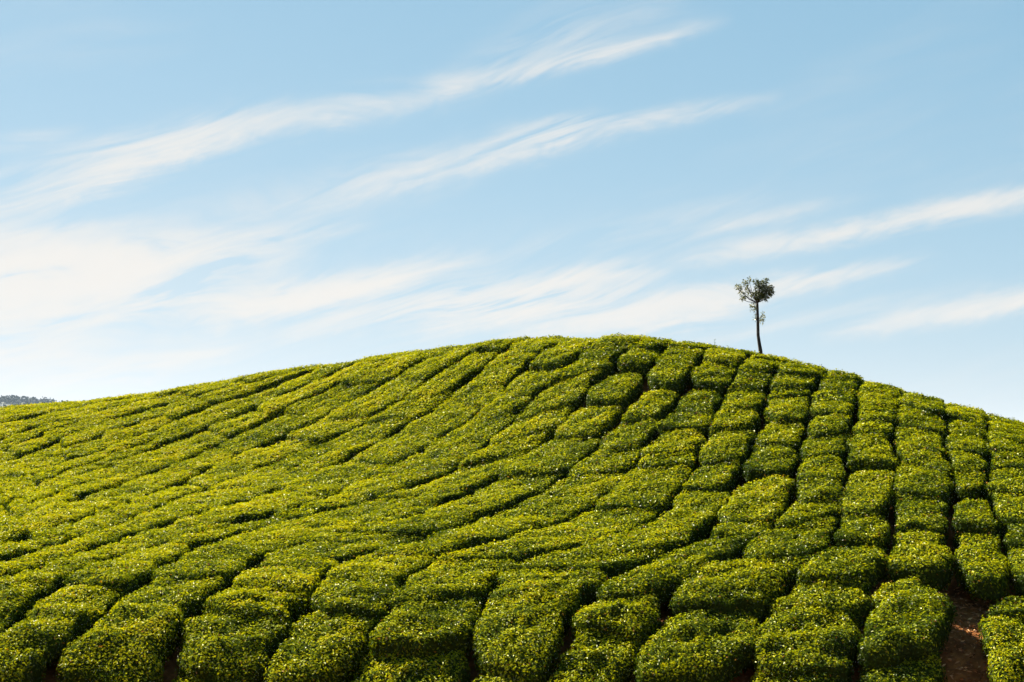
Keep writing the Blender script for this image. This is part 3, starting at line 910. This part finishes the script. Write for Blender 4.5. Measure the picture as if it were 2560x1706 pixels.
def build_tree():
    r = np.random.default_rng(5)
    Y = TREE_Y
    k = Y / FX * 1.0                     # metres per photo pixel at the tree
    ox = (1902 - 1280) * Y / (FX * cp)
    zc = CAM_Z + (1131 - 878) * k        # height at which the trunk clears the tea
    zg = float(ground(ox, Y))
    root = bpy.data.objects.new('tree', None)
    COL.objects.link(root)
    root.location = (ox, Y, zg)
    tag(root, 'lone young tree with bare dark trunk and small windswept crown on the hilltop', 'tree')
    B = zc - zg                          # local height of the visible base
    pt = lambda u, v, dy=0.0: np.array([(u - 1902) * k, dy, B + (878 - v) * k])
    # zoom frame of the photo: source = 1760 + x / 6.03, 640 + y / 6.03
    zp = lambda x, y, dy=0.0: pt(1760 + x / 6.03, 640 + y / 6.03, dy)
    path = [pt(1905, 878) - [0, 0, B + 0.1], zp(850, 1435), zp(835, 1330, .01), zp(818, 1200, .02), zp(815, 1050), zp(812, 900, -.02), zp(810, 780), zp(808, 690)]
    rr = [0.085, 0.064, 0.056, 0.050, 0.048, 0.044, 0.042, 0.040]
    v, f = tube(path, rr, 10)
    link('trunk', tri_mesh('trunk', v, f, [M_BARK], smooth=np.ones(len(f), bool)), root)
    fork = zp(808, 690)
    tips = [(600, 560, .1, .020), (540, 640, -.1, .013), (500, 470, .15, .013), (650, 460, -.12, .016), (690, 360, .06, .012), (790, 420, .1, .022), (850, 370, -.1, .02),
            (930, 370, .12, .018), (960, 500, -.15, .02), (1010, 480, .1, .016), (900, 560, .2, .02), (820, 500, -.2, .02), (1000, 590, .05, .016), (760, 520, .15, .018)]
    for (x, y, dy, rad_) in tips:
        e = zp(x, y, dy)
        mid = fork * 0.45 + e * 0.55 + np.array([0, 0, -0.06]) + r.normal(0, 0.015, 3)
        v, f = tube([fork - [0, 0, 0.03], mid, e], [rad_, rad_ * 0.7, 0.005], 6)
        link('limb', tri_mesh('limb', v, f, [M_BARK], smooth=np.ones(len(f), bool)), root)
    for (x0, y0, x1, y1) in ((815, 800, 740, 745), (812, 900, 770, 840), (815, 960, 880, 900), (815, 1000, 900, 950), (812, 960, 780, 960)):
        v, f = tube([zp(x0, y0), zp((x0 + x1) / 2, (y0 + y1) / 2 + 8), zp(x1, y1, r.normal(0, .04))], [0.011, 0.008, 0.004], 5)
        link('side_shoot', tri_mesh('side_shoot', v, f, [M_BARK], smooth=np.ones(len(f), bool)), root)
    wind = np.array([0.35, 0.0, 0.25])
    main_t, left_lit, shoots = [], [], []
    s = 1 / 6.03 * k
    for (x, y, rx, ry, n) in ((830, 610, 90, 55, 190), (890, 570, 110, 70, 260), (960, 540, 75, 75, 190), (1005, 480, 45, 40, 100), (830, 510, 60, 80, 170), (850, 420, 75, 55, 130),
                              (800, 380, 35, 35, 60), (940, 370, 35, 30, 60), (910, 630, 70, 40, 110), (770, 580, 45, 40, 70), (1020, 560, 28, 28, 45), (890, 480, 90, 60, 170), (900, 410, 50, 40, 70)):
        main_t.append(spray(zp(x, y, r.normal(0, .06)), (rx * s, 0.8 * rx * s, ry * s), n, r, wind))
    for (x, y, rx, ry, n) in ((520, 460, 45, 28, 60), (545, 490, 30, 30, 40), (640, 430, 38, 60, 75), (690, 345, 16, 36, 30), (665, 520, 35, 30, 50), (590, 600, 38, 42, 75), (580, 645, 26, 20, 32), (575, 545, 25, 25, 26), (705, 580, 30, 24, 40), (615, 380, 20, 20, 18)):
        left_lit.append(spray(zp(x, y, r.normal(0, .06)), (rx * s, rx * s, ry * s), n, r, wind * 0.8))
    for (x, y, rx, ry, n) in ((745, 740, 45, 26, 60), (760, 800, 30, 36, 40), (775, 930, 20, 50, 38), (885, 870, 28, 28, 30), (885, 935, 45, 30, 66), (870, 990, 30, 22, 26), (700, 800, 14, 20, 8)):
        shoots.append(spray(zp(x, y, r.normal(0, .04)), (rx * s, rx * s, ry * s), n, r, wind * 0.6, L=0.07, W=0.022))
    def fl(n, mean):
        return np.repeat(np.clip(r.normal(mean, 0.25, n), 0, 1), 2)
    for nm, parts, mean in (('crown', main_t, 0.36), ('crown', left_lit, 0.66), ('trunk_leaves', shoots, 0.66)):  # left tufts coloured paler to stand in for sunlight on that side
        v, f = join(parts)
        o = link(nm, tri_mesh(nm, v, f, [M_OAK], leaf_tone=fl(len(f) // 2, mean)), root)
        o['kind'] = 'stuff'


build_tree()


def build_seedling():
    r = np.random.default_rng(8)
    u, Y = 1787, 46.8
    x = (u - 1280) * Y / (FX * cp)
    zg = float(ground(x, Y))
    root = bpy.data.objects.new('seedling', None)
    COL.objects.link(root)
    root.location = (x, Y, zg)
    tag(root, 'thin weed seedling poking above the tea on the crest left of the tree', 'seedling')
    H = CAM_Z + (1131 - 848) * Y / FX - zg
    v, f = tube([(0, 0, -0.05), (0.01, 0, H * 0.6), (0.0, 0, H)], [0.008, 0.006, 0.003], 5)
    link('stem', tri_mesh('seedling_stem', v, f, [M_GRASS], leaf_tone=np.full(len(f), 0.2)), root)
    P = np.array([(0, 0, H - 0.02 - 0.022 * q) for q in range(8)])
    D = np.array([(math.cos(2.4 * q), math.sin(2.4 * q), 0.9) for q in range(8)])
    v, f = leaves_mesh_data(P, D, np.full(8, 0.055), np.full(8, 0.014), r)
    link('leaves', tri_mesh('seedling_leaves', v, f, [M_GRASS], leaf_tone=np.full(len(f), 0.5)), root)


build_seedling()


# ------------------------------------------------------------------ dry litter on the path
def build_litter():
    r = np.random.default_rng(21)
    n = 9000
    x = np.r_[r.uniform(5.5, 10.5, n), r.uniform(-9.2, -6.4, 900)]
    y = np.r_[r.uniform(23.5, 32, n), r.uniform(23.5, 28, 900)]
    P = np.column_stack([x, y, ground(x, y) + r.uniform(0.03, 0.07, len(x))])
    D = r.normal(0, 1, (len(P), 3)) * (1, 1, 0.25)
    v, f = leaves_mesh_data(P, D, r.uniform(0.05, 0.13, len(P)), r.uniform(0.015, 0.045, len(P)), r, droop=0.0)
    o = link('leaf_litter', tri_mesh('leaf_litter', v, f, [M_LITTER], leaf_tone=np.repeat(r.random(len(P)), 2)))
    tag(o, 'dry brown leaves and twigs strewn over the red soil path', None, None, 'stuff')


build_litter()


# ------------------------------------------------------------------ far wooded hill
def build_far_hill():
    r = np.random.default_rng(33)
    D0 = 2200.0
    def px(u):
        return (u - 1280) * D0 / FX
    # ridge line as seen over the left end of the tea hill
    us = np.array([-1500, -900, -500, -250, -80, -20, 25, 70, 115, 220, 400, 700, 1100])
    vs = np.array([1080, 1045, 1018, 1012, 1020, 1010, 1005, 1007, 1012, 1026, 1052, 1090, 1128])
    gx_ = np.linspace(px(-1500), px(1100), 90)
    gy_ = np.linspace(-460, 460, 40)
    rz = np.interp(gx_, px(us), CAM_Z + (1131 - vs) / FX * D0)
    XX, YY = np.meshgrid(gx_, gy_)
    prof = np.cos(np.clip(YY / 460, -1, 1) * math.pi / 2) ** 1.3
    ZZ = -45 + (rz[None] + 45) * prof
    ZZ += 1.0 * np.sin(XX / 23) * np.sin(YY / 31)
    n_x, n_y = len(gx_), len(gy_)
    ii = np.arange(n_x * n_y).reshape(n_y, n_x)
    a, b, c, d = ii[:-1, :-1].ravel(), ii[:-1, 1:].ravel(), ii[1:, 1:].ravel(), ii[1:, :-1].ravel()
    t = np.concatenate([np.stack([a, b, c], -1), np.stack([a, c, d], -1)])
    tag(link('far_hill', tri_mesh('far_hill', np.stack([XX.ravel(), YY.ravel() + D0, ZZ.ravel()], -1), t, [M_FARSOIL], smooth=np.ones(len(t), bool))),
        'distant wooded hill at the left end of the skyline', None, None, 'structure')
    # tree crowns as clusters of leaf clumps
    n = 3400
    tx = r.uniform(gx_[0], gx_[-1], n)
    ty = r.uniform(-330, 120, n)
    m = (tx > px(-700)) & (tx < px(420))
    tx, ty = tx[m], ty[m]
    tz = -45 + (np.interp(tx, gx_, rz) + 45) * np.cos(ty / 460 * math.pi / 2) ** 1.3
    parts = []
    for x, y, z in zip(tx, ty, tz):
        R = r.uniform(3.5, 7.0)
        k = 36
        dd = r.normal(0, 1, (k, 3))
        dd /= np.linalg.norm(dd, axis=1, keepdims=True)
        P = np.array([x, y + D0, z + R * 0.6]) + dd * R * r.uniform(0.6, 1.0, (k, 1)) * (1, 1, 0.8)
        parts.append(leaves_mesh_data(P, dd + r.normal(0, 0.8, (k, 3)), r.uniform(2.2, 3.8, k), r.uniform(1.8, 3.2, k), r, droop=0.1))
    v, f = join(parts)
    tag(link('forest', tri_mesh('forest', v, f, [M_FAR])), 'dark trees covering the distant hill as one mass', None, None, 'stuff')


build_far_hill()


# ------------------------------------------------------------------ air
def build_haze():
    x, y0, y1, z0, z1 = 4800.0, -4800.0, 4800.0, -60.0, 100.0
    v = np.array([(sx * x, yy, zz) for zz in (z0, z1) for yy in (y0, y1) for sx in (-1, 1)], float)
    f = [(0, 2, 3, 1), (4, 5, 7, 6), (0, 1, 5, 4), (2, 6, 7, 3), (0, 4, 6, 2), (1, 3, 7, 5)]
    me = bpy.data.meshes.new('haze')
    me.from_pydata(v.tolist(), [], f)
    m, N, L = new_mat('haze_air')
    pv = N.new('ShaderNodeVolumePrincipled')
    pv.inputs['Color'].default_value = (0.60, 0.78, 1.0, 1)
    pv.inputs['Density'].default_value = HAZE
    pv.inputs['Anisotropy'].default_value = 0.3
    o = N.new('ShaderNodeOutputMaterial')
    L.new(pv.outputs[0], o.inputs['Volume'])
    me.materials.append(m)
    tag(link('haze', me), 'thin blue morning haze over the land', None, None, 'stuff')


if HAZE > 0:
    build_haze()
print('done', round(time.time() - T0, 1))
